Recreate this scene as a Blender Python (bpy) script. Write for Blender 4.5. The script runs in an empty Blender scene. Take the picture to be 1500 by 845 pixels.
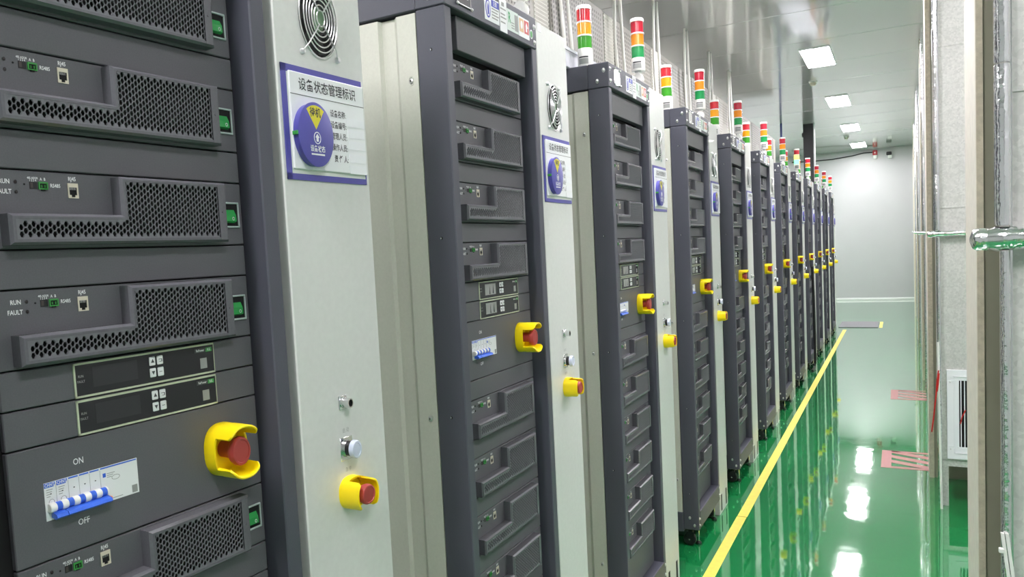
import bpy, bmesh, math, random
from mathutils import Matrix, Vector
random.seed(7)
sc = bpy.context.scene
C = sc.collection

# ------------------------------------------------------------------ camera
CAM = Vector((0.8181, 0.0, 1.3927))
YAW, PITCH, ROLL, FPX, CY = 0.48566, 0.067468, 0.04945, 1078.27, 440.48
F = Vector((-math.sin(YAW)*math.cos(PITCH), math.cos(YAW)*math.cos(PITCH), -math.sin(PITCH)))
R0 = Vector((math.cos(YAW), math.sin(YAW), 0)); D0 = -(R0.cross(F))
R1 = R0*math.cos(ROLL) + D0*math.sin(ROLL); D1 = D0*math.cos(ROLL) - R0*math.sin(ROLL)
cd = bpy.data.cameras.new('camera'); cam = bpy.data.objects.new('camera', cd); C.objects.link(cam)
m = Matrix((R1, -D1, -F)).transposed().to_4x4(); m.translation = CAM; cam.matrix_world = m
cd.sensor_width = 36; cd.lens = FPX/1500*36; cd.shift_y = (CY-422.5)/1500; cd.clip_start = .02
sc.camera = cam
# ------------------------------------------------------------------ world, exposure
w = bpy.data.worlds.new('world'); sc.world = w; w.use_nodes = True
w.node_tree.nodes['Background'].inputs[0].default_value = (.9, .95, 1, 1)
w.node_tree.nodes['Background'].inputs[1].default_value = .3
LAMP = 40.0
sc.view_settings.view_transform = 'Standard'; sc.view_settings.look = 'None'
sc.view_settings.exposure = 0.86; sc.view_settings.gamma = 1.0; sc.view_settings.use_curve_mapping = False

# ------------------------------------------------------------------ materials
MATS = {}
def mat(name, col, rough=.5, metal=0., noise=0., nscale=60., bump=0., bscale=400., emit=0., spec=.5, coat=0., rnoise=0.):
    if name in MATS: return MATS[name]
    M = bpy.data.materials.new(name); M.use_nodes = True; nt = M.node_tree; b = nt.nodes['Principled BSDF']
    c4 = (*col, 1)
    b.inputs['Base Color'].default_value = c4; b.inputs['Roughness'].default_value = rough
    b.inputs['Metallic'].default_value = metal; b.inputs['Specular IOR Level'].default_value = spec
    b.inputs['Coat Weight'].default_value = coat; b.inputs['Coat Roughness'].default_value = .03
    tc = nt.nodes.new('ShaderNodeTexCoord')
    if noise or rnoise:
        n = nt.nodes.new('ShaderNodeTexNoise'); n.inputs['Scale'].default_value = nscale; n.inputs['Detail'].default_value = 4
        nt.links.new(tc.outputs['Object'], n.inputs['Vector'])
        if noise:
            r = nt.nodes.new('ShaderNodeMapRange'); r.inputs[1].default_value = .3; r.inputs[2].default_value = .7
            r.inputs[3].default_value = 1-noise; r.inputs[4].default_value = 1+noise
            nt.links.new(n.outputs[0], r.inputs[0])
            x = nt.nodes.new('ShaderNodeVectorMath'); x.operation = 'SCALE'; x.inputs[0].default_value = col
            nt.links.new(r.outputs[0], x.inputs['Scale']); nt.links.new(x.outputs[0], b.inputs['Base Color'])
        if rnoise:
            r = nt.nodes.new('ShaderNodeMapRange'); r.inputs[1].default_value = .3; r.inputs[2].default_value = .7
            r.inputs[3].default_value = max(.02, rough-rnoise); r.inputs[4].default_value = rough+rnoise
            nt.links.new(n.outputs[0], r.inputs[0]); nt.links.new(r.outputs[0], b.inputs['Roughness'])
    if bump:
        n = nt.nodes.new('ShaderNodeTexNoise'); n.inputs['Scale'].default_value = bscale; n.inputs['Detail'].default_value = 3
        nt.links.new(tc.outputs['Object'], n.inputs['Vector'])
        bp = nt.nodes.new('ShaderNodeBump'); bp.inputs['Strength'].default_value = bump; bp.inputs['Distance'].default_value = .01
        nt.links.new(n.outputs[0], bp.inputs['Height']); nt.links.new(bp.outputs[0], b.inputs['Normal'])
    if emit:
        b.inputs['Emission Color'].default_value = c4; b.inputs['Emission Strength'].default_value = emit
    MATS[name] = M
    return M
def srgb(r, g, b):
    f = lambda v: (v/255/12.92 if v <= 10 else ((v/255+.055)/1.055)**2.4)
    return (f(r), f(g), f(b))
RACK = mat('rack_powder_coat', srgb(79, 80, 91), .42, noise=.06, nscale=500, bump=.05, bscale=1500)
PANEL = mat('module_panel', srgb(93, 93, 98), .48, noise=.07, nscale=600, bump=.05, bscale=1800)
BEZEL = mat('bezel_plastic', srgb(94, 94, 100), .22, noise=.05, nscale=300)
BLACK = mat('black_void', (.004, .004, .005), .8)
GRILLE = mat('grille_mesh', srgb(106, 106, 112), .26)  # lighter than the bezel: light caught by the hole edges put into the colour
DARKP = mat('black_plastic', (.012, .012, .014), .4)
GREY = mat('grey_cabinet_paint', srgb(212, 214, 211), .32, noise=.025, nscale=90, coat=.15)
CREAM = mat('side_panel_paint', srgb(205, 206, 195), .45, noise=.03, nscale=200, bump=.02, bscale=900)
WHITE = mat('white_print', srgb(232, 234, 236), .45)
WPLAST = mat('white_plastic', srgb(236, 236, 232), .3, coat=.2)
STEEL = mat('bright_steel', (.75, .75, .76), .18, 1.)
SCREW = mat('zinc_screw', (.7, .7, .7), .3, .9)
YEL = mat('yellow_guard', srgb(250, 222, 8), .35)
RED = mat('red_button', srgb(172, 66, 62), .42)
GREENC = mat('green_connector', srgb(60, 150, 70), .4)
GREENB = mat('green_rocker', srgb(34, 150, 72), .3)
BLUE = mat('sign_blue', srgb(84, 82, 164), .35)
BLUEB = mat('breaker_blue', srgb(60, 105, 215), .35)
YELW = mat('wedge_yellow', srgb(226, 215, 60), .4)
INK = mat('dark_ink', srgb(60, 62, 66), .5)
INKG = mat('faint_ink', srgb(150, 152, 150), .5)
LIME = mat('display_border', srgb(190, 198, 172), .4)
GLOSSB = mat('display_black', (.018, .018, .021), .12)
SCRN = mat('display_screen', (.03, .03, .034), .08)
SCRNL = mat('display_glare_film', srgb(150, 152, 150), .3)  # pale film with reflected glare put into its colour
ORANGE = mat('orange_plastic', srgb(240, 130, 50), .4)
LAV = mat('tray_paint', srgb(200, 202, 212), .4)
LENS = mat('clear_lens', srgb(205, 212, 232), .08, coat=.6)
REDG = mat('red_lens', srgb(205, 40, 52), .16, coat=.4); REDD = mat('deep_red_lens', srgb(186, 26, 50), .16, coat=.4)
AMBG = mat('amber_lens', srgb(245, 165, 10), .16, coat=.4); AMBD = mat('deep_amber_lens', srgb(238, 142, 22), .16, coat=.4)
GRNG = mat('light_green_lens', srgb(62, 160, 40), .16, coat=.4); GRND = mat('deep_green_lens', srgb(20, 150, 78), .16, coat=.4)
GRNL = mat('lit_green_lens', srgb(90, 255, 130), .2, emit=2.5); AMBL = mat('lit_amber_lens', srgb(255, 225, 90), .2, emit=1.6)
RUBBER = mat('rubber', (.012, .012, .013), .5)
WHITEW = mat('wall_white', srgb(187, 188, 189), .5, noise=.015, nscale=3)
OLIVE = mat('olive_wall', srgb(150, 148, 130), .55, noise=.05, nscale=12)
TRIMC = mat('cream_trim', srgb(240, 234, 222), .5, noise=.05, nscale=40, bump=.1, bscale=120)
TRIMT = mat('textured_trim', srgb(206, 196, 176), .6, noise=.12, nscale=60, bump=.3, bscale=90)
FOIL = mat('foil', (.86, .86, .88), .16, 1., bump=.35, bscale=45)
PINK = mat('pink_tape', srgb(166, 104, 104), .45)
YLINE = mat('yellow_tape', srgb(236, 216, 92), .4, noise=.05, nscale=30)
MATG = mat('grey_mat', srgb(118, 118, 122), .8, noise=.1, nscale=120)
REDW = mat('red_wire', srgb(190, 40, 34), .4)
CABLEK = mat('black_cable', (.015, .015, .016), .45)
PILLK = mat('black_pillar_paint', srgb(44, 44, 48), .4)
BLUEP = mat('blue_pipe', srgb(70, 80, 140), .4)
LAMPM = mat('lamp_diffuser', (1, .955, .985), .4, emit=LAMP)
FRAMEW = mat('white_frame', srgb(232, 234, 238), .35)

def galv():
    M = bpy.data.materials.new('galvanised_sheet'); M.use_nodes = True; nt = M.node_tree; b = nt.nodes['Principled BSDF']
    tc = nt.nodes.new('ShaderNodeTexCoord'); v = nt.nodes.new('ShaderNodeTexVoronoi'); v.inputs['Scale'].default_value = 130
    n = nt.nodes.new('ShaderNodeTexNoise'); n.inputs['Scale'].default_value = 7; n.inputs['Detail'].default_value = 6
    nt.links.new(tc.outputs['Object'], v.inputs['Vector']); nt.links.new(tc.outputs['Object'], n.inputs['Vector'])
    s = nt.nodes.new('ShaderNodeSeparateColor'); nt.links.new(v.outputs['Color'], s.inputs[0])
    a = nt.nodes.new('ShaderNodeMath'); a.operation = 'ADD'; nt.links.new(s.outputs[0], a.inputs[0]); nt.links.new(n.outputs[0], a.inputs[1])
    r = nt.nodes.new('ShaderNodeValToRGB'); e = r.color_ramp.elements
    e[0].position = .25; e[0].color = (*srgb(196, 196, 193), 1); e[1].position = 1.; e[1].color = (*srgb(218, 217, 214), 1)
    h = nt.nodes.new('ShaderNodeMath'); h.operation = 'MULTIPLY'; h.inputs[1].default_value = .6; nt.links.new(a.outputs[0], h.inputs[0])
    nt.links.new(h.outputs[0], r.inputs[0]); nt.links.new(r.outputs[0], b.inputs['Base Color'])
    b.inputs['Metallic'].default_value = .3; b.inputs['Roughness'].default_value = .42
    return M
GALV = galv()
def perf():
    # sheet punched with small square holes in a grid, plain disc in the middle
    M = bpy.data.materials.new('perforated_sheet'); M.use_nodes = True; nt = M.node_tree; b = nt.nodes['Principled BSDF']; L = nt.links
    tc = nt.nodes.new('ShaderNodeTexCoord'); sp = nt.nodes.new('ShaderNodeSeparateXYZ'); L.new(tc.outputs['Object'], sp.inputs[0])
    def math_(op, a, bb=None):
        n = nt.nodes.new('ShaderNodeMath'); n.operation = op
        for k, v in enumerate((a, bb)):
            if v is None: continue
            if isinstance(v, (int, float)): n.inputs[k].default_value = v
            else: L.new(v, n.inputs[k])
        return n.outputs[0]
    fy = math_('FRACT', math_('MULTIPLY', sp.outputs[1], 1/.031)); fz = math_('FRACT', math_('MULTIPLY', sp.outputs[2], 1/.026))
    hole = math_('MULTIPLY', math_('LESS_THAN', fy, .42), math_('LESS_THAN', fz, .56))
    # plain disc and plain margins (object origin: centre of panel)
    dy = math_('DIVIDE', sp.outputs[1], .20); dz = math_('DIVIDE', math_('ADD', sp.outputs[2], .0), .24)
    rr = math_('ADD', math_('MULTIPLY', dy, dy), math_('MULTIPLY', dz, dz))
    out = math_('GREATER_THAN', rr, 1.); ring = math_('MULTIPLY', math_('GREATER_THAN', rr, .93), math_('LESS_THAN', rr, 1.))
    hole = math_('MULTIPLY', hole, out)
    hole = math_('MULTIPLY', hole, math_('LESS_THAN', math_('ABSOLUTE', sp.outputs[2]), .43))
    hole = math_('MULTIPLY', hole, math_('LESS_THAN', math_('ABSOLUTE', sp.outputs[1]), .37))
    mix = nt.nodes.new('ShaderNodeMix'); mix.data_type = 'RGBA'
    mix.inputs['A'].default_value = (*srgb(132, 130, 122), 1); mix.inputs['B'].default_value = (*srgb(52, 46, 42), 1)
    L.new(hole, mix.inputs['Factor']); L.new(mix.outputs['Result'], b.inputs['Base Color']); b.inputs['Roughness'].default_value = .5
    bp = nt.nodes.new('ShaderNodeBump'); bp.inputs['Strength'].default_value = .4; bp.inputs['Distance'].default_value = .004; bp.invert = True
    L.new(ring, bp.inputs['Height']); L.new(bp.outputs[0], b.inputs['Normal'])
    return M
PERF = perf()
def floor_mat():
    M = mat('green_epoxy', srgb(24, 130, 70), .05, noise=.06, nscale=1.3, rnoise=.015, spec=.5, coat=1.)
    M.node_tree.nodes['Principled BSDF'].inputs['IOR'].default_value = 1.85
    nt = M.node_tree; b = nt.nodes['Principled BSDF']; tc = nt.nodes.new('ShaderNodeTexCoord')
    n = nt.nodes.new('ShaderNodeTexNoise'); n.inputs['Scale'].default_value = 5; n.inputs['Detail'].default_value = 2
    nt.links.new(tc.outputs['Object'], n.inputs['Vector'])
    bp = nt.nodes.new('ShaderNodeBump'); bp.inputs['Strength'].default_value = .12; bp.inputs['Distance'].default_value = .01
    nt.links.new(n.outputs[0], bp.inputs['Height']); nt.links.new(bp.outputs[0], b.inputs['Normal'])
    return M
FLOOR = floor_mat()
CEIL = mat('ceiling_gloss', srgb(214, 215, 212), .09, metal=.35, bump=.05, bscale=2.5, spec=.6)

# ------------------------------------------------------------------ mesh helpers
class MB:
    def __init__(s): s.v = []; s.f = []; s.mi = []; s.cur = 0; s.mats = []
    def use(s, m):
        if m not in s.mats: s.mats.append(m)
        s.cur = s.mats.index(m); return s
    def _add(s, vs, fs):
        o = len(s.v); s.v += [tuple(p) for p in vs]
        for f in fs: s.f.append([o+i for i in f]); s.mi.append(s.cur)
        return s
    def box(s, x0, x1, y0, y1, z0, z1, b=0.):
        if b <= 0:
            vs = [(x, y, z) for x in (x0, x1) for y in (y0, y1) for z in (z0, z1)]
            return s._add(vs, [(0, 1, 3, 2), (4, 6, 7, 5), (0, 4, 5, 1), (2, 3, 7, 6), (0, 2, 6, 4), (1, 5, 7, 3)])
        vs = []; ix = {}
        lo = (x0, y0, z0); hi = (x1, y1, z1)
        for cx in (0, 1):
            for cy in (0, 1):
                for cz in (0, 1):
                    c = (cx, cy, cz)
                    for ax in range(3):
                        p = []
                        for k in range(3):
                            base = hi[k] if c[k] else lo[k]
                            p.append(base if k == ax else base + (-b if c[k] else b))
                        ix[(c, ax)] = len(vs); vs.append(p)
        fs = []
        for ax in range(3):
            u, w_ = [k for k in range(3) if k != ax]
            for e in (0, 1):
                q = []
                for (a, bb) in ((0, 0), (1, 0), (1, 1), (0, 1)):
                    c = [0, 0, 0]; c[ax] = e; c[u] = a; c[w_] = bb; q.append(ix[(tuple(c), ax)])
                fs.append(q)
            for a in (0, 1):
                for bb in (0, 1):
                    c0 = [0, 0, 0]; c0[u] = a; c0[w_] = bb; c1 = list(c0); c1[ax] = 1
                    fs.append([ix[(tuple(c0), u)], ix[(tuple(c1), u)], ix[(tuple(c1), w_)], ix[(tuple(c0), w_)]])
        for cx in (0, 1):
            for cy in (0, 1):
                for cz in (0, 1): fs.append([ix[((cx, cy, cz), k)] for k in range(3)])
        return s._add(vs, fs)
    def rings(s, rings, closed=True, cap0=True, cap1=True):
        o = len(s.v); n = len(rings[0]); fs = []
        for r in rings: s.v += [tuple(p) for p in r]
        for k in range(len(rings)-1):
            for i in range(n if closed else n-1):
                j = (i+1) % n; fs.append([o+k*n+i, o+k*n+j, o+(k+1)*n+j, o+(k+1)*n+i])
        if cap0: fs.append([o+i for i in range(n)][::-1])
        if cap1: fs.append([o+(len(rings)-1)*n+i for i in range(n)])
        for f in fs: s.f.append(f); s.mi.append(s.cur)
        return s
    def lathe(s, axis, c, prof, seg=20, sy=1., sz=1., cap0=True, cap1=True):
        # prof: (distance along axis, radius); axis 'x','y','z'; sy/sz scale the two cross axes
        rs = []
        for t, r in prof:
            ring = []
            for i in range(seg):
                a = 2*math.pi*i/seg; u, v = r*math.cos(a)*sy, r*math.sin(a)*sz
                ring.append({'x': (c[0]+t, c[1]+u, c[2]+v), 'y': (c[0]+u, c[1]+t, c[2]+v), 'z': (c[0]+u, c[1]+v, c[2]+t)}[axis])
            rs.append(ring)
        return s.rings(rs, True, cap0, cap1)
    def tube(s, pts, r, seg=8, caps=True):
        pts = [Vector(p) for p in pts]; rs = []
        for i, p in enumerate(pts):
            d = (pts[min(i+1, len(pts)-1)] - pts[max(i-1, 0)]).normalized()
            up = Vector((0, 0, 1)) if abs(d.z) < .9 else Vector((1, 0, 0))
            a = d.cross(up).normalized(); b = a.cross(d).normalized()
            rs.append([p + a*r*math.cos(2*math.pi*k/seg) + b*r*math.sin(2*math.pi*k/seg) for k in range(seg)])
        return s.rings(rs, True, caps, caps)
    def ering(s, c, ry, rz, wr, seg=40, ws=6):
        # wire ring in the y-z plane
        o = len(s.v); fs = []
        for i in range(seg):
            a = 2*math.pi*i/seg; ca, sa = math.cos(a), math.sin(a)
            for k in range(ws):
                b = 2*math.pi*k/ws
                s.v.append((c[0]+wr*math.sin(b), c[1]+(ry+wr*math.cos(b))*ca, c[2]+(rz+wr*math.cos(b))*sa))
        for i in range(seg):
            for k in range(ws):
                i2, k2 = (i+1) % seg, (k+1) % ws
                fs.append([o+i*ws+k, o+i2*ws+k, o+i2*ws+k2, o+i*ws+k2])
        for f in fs: s.f.append(f); s.mi.append(s.cur)
        return s
    def prism(s, poly, x0, x1):
        # poly in (y,z), extruded along x
        return s.rings([[(x0, y, z) for y, z in poly], [(x1, y, z) for y, z in poly]])
    def text(s, body, y, z, size, x, sq=.75, align='CENTER', bold=0.):
        vs, fs = text_geo(body, align, bold)
        return s._add([(x, y+a*size*sq, z+b*size) for a, b in vs], fs)
    def build(s, name, m=None, parent=None, smooth=False, data_only=False):
        me = bpy.data.meshes.new(name); me.from_pydata(s.v, [], s.f)
        ms = s.mats if s.mats else [m]
        for k in ms: me.materials.append(k)
        me.polygons.foreach_set('material_index', s.mi if s.mats else [0]*len(s.f))
        bm = bmesh.new(); bm.from_mesh(me); bmesh.ops.recalc_face_normals(bm, faces=bm.faces); bm.to_mesh(me); bm.free()
        if smooth:
            me.polygons.foreach_set('use_smooth', [True]*len(me.polygons))
            try: me.set_sharp_from_angle(angle=math.radians(38))
            except Exception: pass
        o = bpy.data.objects.new(name, me); C.objects.link(o); o.parent = parent
        return o
_tx = {}
def text_geo(body, align, bold):
    k = (body, align, bold)
    if k not in _tx:
        cu = bpy.data.curves.new('t', 'FONT'); cu.body = body; cu.align_x = align; cu.align_y = 'CENTER'; cu.size = 1; cu.resolution_u = 2; cu.offset = bold
        ob = bpy.data.objects.new('t', cu); C.objects.link(ob)
        dg = bpy.context.evaluated_depsgraph_get(); dg.update()
        me = bpy.data.meshes.new_from_object(ob.evaluated_get(dg))
        _tx[k] = ([(v.co.x, v.co.y) for v in me.vertices], [list(p.vertices) for p in me.polygons])
        bpy.data.meshes.remove(me); bpy.data.objects.remove(ob); bpy.data.curves.remove(cu)
    return _tx[k]
def empty(name, loc=(0, 0, 0), rz=0., parent=None):
    o = bpy.data.objects.new(name, None); C.objects.link(o); o.location = loc; o.rotation_euler = (0, 0, rz); o.parent = parent
    o.empty_display_size = .05
    return o
def tag(o, label=None, cat=None, group=None, kind=None):
    if label: o['label'] = label
    if cat: o['category'] = cat
    if group: o['group'] = group
    if kind: o['kind'] = kind
    return o
def copy_tree(o, parent=None, keep=None, depth=0):
    c = o.copy(); C.objects.link(c); c.parent = parent
    for ch in list(o.children):
        if keep and not keep(ch, depth+1): continue
        copy_tree(ch, c, keep, depth+1)
    return c
def struct(o): o['kind'] = 'structure'; return o
ORD = ['first', 'second', 'third', 'fourth', 'fifth', 'sixth', 'seventh', 'eighth', 'ninth', 'tenth', 'eleventh', 'twelfth']

# ------------------------------------------------------------------ the room
ZC, YE = 3.122, 17.1
XR, XL, YB = 2.7, -3.2, -2.6
fl = MB(); fl.box(XL, XR, YB, YE+.1, -.05, 0); struct(fl.build('floor', FLOOR))
ce = empty('ceiling', (0, 0, ZC)); struct(ce)
yy = YB; k = 0
base = MB().box(XL, XR, 0, .974, 0, .04, .003).build('ceiling_panel', CEIL, ce); base.location = (0, YB, 0)
while yy + .98 < YE + .5:
    yy += .98
    c = base.copy(); C.objects.link(c); c.parent = ce; c.location = (0, yy, 0)
MB().box(XL, XR, YB-.1, YE+1, .041, .06).build('backing_sheet', mat('seam_grey', srgb(120, 122, 118), .7), ce)
wl = MB(); wl.box(XL, .305, YE, YE+.1, 0, ZC+.05); wl.box(.309, XR, YE, YE+.1, 0, ZC+.05); wl.box(.304, .31, YE+.004, YE+.1, 0, ZC+.05)
struct(wl.build('wall_back', WHITEW))
struct(MB().box(XL, XR, YE-.012, YE, 0, .045, .004).build('baseboard_back', mat('baseboard_white', srgb(236, 238, 236), .3)))
struct(MB().box(XL-.1, XL, YB, YE, 0, ZC+.05).build('wall_left', WHITEW))
struct(MB().box(XR, XR+.1, YB, YE, 0, ZC+.05).build('wall_right', WHITEW))  # set back for an added, unseen side passage that lights the rack fronts
struct(MB().box(XL, XR, YB-.1, YB, 0, ZC+.05).build('wall_front', WHITEW))
XPS = {1.67: .950, 4.69: .957, 7.79: 1.003, 10.7: 1.024, 13.7: 1.05, 16.4: 1.08}
def xp(Y): return XPS[Y]
BAYS = [1.67, 4.69, 7.79, 10.7, 13.7, 16.4]
for n, B in enumerate(BAYS):
    t = empty(f'trim_{n+1}', (xp(B), B, 0)); struct(t)
    MB().box(.004, 1.5-xp(B), .006, .19, 0, ZC).build('pillar_core', OLIVE, t)
    ew = .0125 if n == 0 else .025
    MB().box(0, ew, 0, .25 if n == 0 else .195, 0, ZC, .0015).build('edge_board', TRIMC, t)
    MB().box(.001, ew-.0005, -.003, .0, 0, ZC).build('edge_strip', TRIMT, t)

# ------------------------------------------------------------------ ceiling lamps
LY = [7.46+2.72*k for k in range(-3, 4)]
names = {3: 'nearest', 4: 'second', 5: 'third', 6: 'farthest'}
lampname = ['square ceiling panel lamp out of view behind the camera', 'ceiling panel lamp above the nearest racks, out of view', 'ceiling panel lamp just above the top edge of view',
            'largest and nearest of the glowing ceiling panel lamps', 'second nearest of the glowing ceiling panel lamps', 'third nearest of the glowing ceiling panel lamps', 'farthest and smallest glowing ceiling panel lamp, by the end wall']
lp = None
def lamp(x, y, label):
    t = tag(empty('ceiling_lamp', (x, y, ZC)), label, 'lamp', 'panel lamps on the ceiling')
    if lamp.me is None:
        a = MB(); a.box(-.132, .132, -.41, -.404, -.012, 0); a.box(-.132, .132, .404, .41, -.012, 0); a.box(-.132, -.126, -.404, .404, -.012, 0); a.box(.126, .132, -.404, .404, -.012, 0)
        f_ = a.build('frame', FRAMEW, t); d_ = MB().box(-.126, .126, -.404, .404, -.010, -.002).build('diffuser', LAMPM, t); lamp.me = (f_, d_)
    else:
        for s in lamp.me: c = s.copy(); C.objects.link(c); c.parent = t
lamp.me = None
for y, lb in zip(LY, lampname): lamp(.15, y+.41, lb)
for k, y in enumerate(LY): lamp(-2.0, y+.41, f'{ORD[k]} added unseen fill lamp over the hidden aisle behind the racks')  # unseen lamps added to brighten the rack fronts
for k, y in enumerate(LY): lamp(1.9, y+.41, f'{ORD[k]} added unseen fill lamp over the made-up passage behind the ducts')  # added row in the invented passage, throws light between the ducts onto the racks

# ------------------------------------------------------------------ racks
U = .04445; W = .4378; P = .97335; Y0 = .34117; ZT = 1.9835; ZM = 1.2384; PX = -.035
PL, PR = .062, .401
_cache = {}
def cached(key, fn, parent, loc, name=None):
    if key in _cache:
        c = _cache[key].copy(); C.objects.link(c); c.parent = parent
    else:
        c = fn(parent); _cache[key] = c
    c.location = loc
    return c
def cpart(key, name, m, fn, parent, loc=(0, 0, 0), smooth=False):
    def mk(par):
        b = MB(); fn(b); return b.build(name, m, par, smooth)
    return cached(key, mk, parent, loc)
def ortho_inset(poly, d):
    # rectilinear CCW polygon inset by d
    n = len(poly); out = []
    for i in range(n):
        p0, p1, p2 = poly[i-1], poly[i], poly[(i+1) % n]
        o = [p1[0], p1[1]]
        for a, b in ((p0, p1), (p1, p2)):
            dy, dz = b[0]-a[0], b[1]-a[1]; l = math.hypot(dy, dz)
            o[0] += -dz/l*d; o[1] += dy/l*d
        out.append(tuple(o))
    return out
# L-shaped bezel outline in module coordinates (z from the module's lower edge)
LP = [(.0785, .10*U), (.3605, .10*U), (.3605, 1.93*U), (.2065, 1.93*U), (.2065, .88*U), (.0785, .88*U)]
XF = -.014
def bezel_shell(b):
    o = LP; i1 = ortho_inset(o, .0030); i2 = ortho_inset(o, .0062)
    b.rings([[(PX, y, z) for y, z in o], [(XF-.0036, y, z) for y, z in o], [(XF, y, z) for y, z in i1], [(XF, y, z) for y, z in i2], [(XF-.004, y, z) for y, z in i2]], True, False, False)
    b.box(XF-.0005, XF+.0003, .3458, .3560, .16*U, 1.86*U)         # plain margin at the right end
    b.lathe('x', (XF, .3512, 1.02*U), [(0, .0015), (.0012, .0012)], 8)
def hexes(b):
    cp, vp = .00435, .0076; rx, rz = cp/1.5, vp/math.sqrt(3)
    i2 = ortho_inset(LP, .0062); y0, y1 = i2[0][0], .3448; z0, z1, za, ys = i2[0][1], i2[2][1], i2[4][1], i2[3][0]
    ncol = int((y1-y0)/cp)+2
    for c in range(ncol):
        y = y0+.001 + c*cp
        if y > y1: break
        for r in range(-1, 14):
            z = z0 + (r + (.5 if c % 2 else 0.))*vp + .0015
            top = z1 if y > ys-.001 else za
            if z < z0-.003 or z > top+.003: continue
            inside = z0+.002 < z < top-.002 and y0+.001 < y < y1-.001
            O = [(y+rx*math.cos(math.radians(60*k)), z+rz*math.sin(math.radians(60*k))) for k in range(6)]
            O = [(min(max(p, y0-.003), y1+.003), min(max(q, z0-.003), top+.003)) for p, q in O] if not inside else O
            if not inside:
                b._add([(XF-.0006, p, q) for p, q in O], [tuple(range(6))]); continue
            I = [(y+.90*rx*math.cos(math.radians(60*k)), z+.90*rz*math.sin(math.radians(60*k))) for k in range(6)]
            J = [(y+.74*rx*math.cos(math.radians(60*k)), z+.74*rz*math.sin(math.radians(60*k))) for k in range(6)]
            vs = [(XF-.0006, p, q) for p, q in O] + [(XF-.0006, p, q) for p, q in I] + [(XF-.0022, p, q) for p, q in J]
            fs = []
            for k in range(6):
                j = (k+1) % 6; fs.append((k, j, 6+j, 6+k)); fs.append((6+k, 6+j, 12+j, 12+k))
            b._add(vs, fs)
def hexback(b): b.box(PX-.001, PX+.004, .081, .357, .13*U, .84*U); b.box(PX-.001, PX+.004, .209, .357, .84*U, 1.89*U)
def module_print(b):
    b.text('RUN', .0965-.0045, 1.69*U, .0072, PX+.0003, align='RIGHT', bold=.02); b.text('FAULT', .0965-.0035, 1.44*U, .0072, PX+.0003, align='RIGHT', bold=.02)
    b.text('RS485', .1345, 1.63*U, .0060, PX+.0003, align='LEFT', bold=.02); b.text('RJ45', .1598, 1.83*U, .0066, PX+.0003, bold=.02)
    b.text('A  B', .1268, 1.785*U, .0046, PX+.0003, bold=.02); b.text('485 ADDR', .1160, 1.805*U, .0034, PX+.0003, bold=.02); b.text('1 2 3 4', .1160, 1.745*U, .0036, PX+.0003, bold=.02)
def rj(b):
    y, z = .1598, 1.525*U; x = PX
    b.use(mat('port_beige', srgb(216, 208, 190), .4)); b.box(x-.002, x+.0012, y-.006, y+.006, z+.004, z+.0087); b.box(x-.002, x+.0012, y-.006, y-.0044, z-.0087, z+.004); b.box(x-.002, x+.0012, y+.0044, y+.006, z-.0087, z+.004); b.box(x-.002, x+.0012, y-.0044, y-.0022, z-.0087, z-.005); b.box(x-.002, x+.0012, y+.0022, y+.0044, z-.0087, z-.005); b.box(x-.002, x+.0012, y-.0022, y+.0022, z-.0087, z-.0075)
    b.use(BLACK); b.box(x-.004, x+.0002, y-.0046, y+.0046, z-.008, z+.0043)
    b.use(SCREW)
    for k in range(5): b.box(x, x+.0005, y-.003+k*.0014, y-.0026+k*.0014, z+.001, z+.004)
def term(b):
    y, z = .1263, 1.62*U; x = PX
    b.use(GREENC); b.box(x, x+.0022, y-.005, y+.005, z+.0025, z+.0042); b.box(x, x+.0022, y-.005, y+.005, z-.0042, z-.003); b.box(x, x+.0022, y-.005, y-.0038, z-.003, z+.0025); b.box(x, x+.0022, y+.0038, y+.005, z-.003, z+.0025)
    b.use(BLACK); b.box(x, x+.001, y-.0038, y+.0038, z-.003, z+.0025); b.box(x, x+.0018, y-.002, y+.002, z-.0055, z-.0042)
    b.use(GREENC)
    for k in (-.0022, .0014): b.box(x, x+.0018, y+k, y+k+.001, z-.002, z+.001)
def dip(b):
    b.use(DARKP); b.box(PX-.001, PX+.0006, .1122, .1203, 1.53*U, 1.71*U); b.use(mat('dip_brown', srgb(70, 62, 60), .5)); b.box(PX, PX+.001, .1127, .1155, 1.56*U, 1.69*U)
    b.use(BLACK); b.lathe('x', (PX, .1068, 1.64*U), [(0, .0011), (.0003, .0011)], 8)
def led(b):
    b.use(DARKP); b.lathe('x', (PX, .0976, 1.69*U), [(0, .0022), (.0008, .0022)], 12, .75); b.use(mat('led_glass', (.06, .05, .05), .15)); b.lathe('x', (PX, .0976, 1.69*U), [(.0008, .0014), (.0014, .0008)], 10, .75)
def rocker(b):
    x = PX; y0, y1, z0, z1 = .3655, .3945, .56*U, 1.38*U; t = .0026
    b.use(mat('switch_frame', srgb(176, 190, 188), .35))
    b.box(x, x+.0028, y0, y1, z1-t, z1, .0006); b.box(x, x+.0028, y0, y1, z0, z0+t, .0006); b.box(x, x+.0028, y0, y0+t*.75, z0, z1, .0006); b.box(x, x+.0028, y1-t*.75, y1, z0, z1, .0006)
    b.use(BLACK); b.box(x-.006, x+.0006, y0+.001, y1-.001, z0+.001, z1-.001)
    b.use(GREENB); b.rings([[(x-.004, yy_, z0+.005), (x+.0055, yy_, z0+.009), (x+.0045, yy_, (z0+z1)/2), (x-.002, yy_, z1-.006), (x-.006, yy_, z1-.006), (x-.006, yy_, z0+.005)] for yy_ in (y0+.0032, y1-.0078)])
    b.use(WHITE); b.ering((x+.0056, .3815, z0+.0128), .0016, .0022, .0004, 12, 4)
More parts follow.
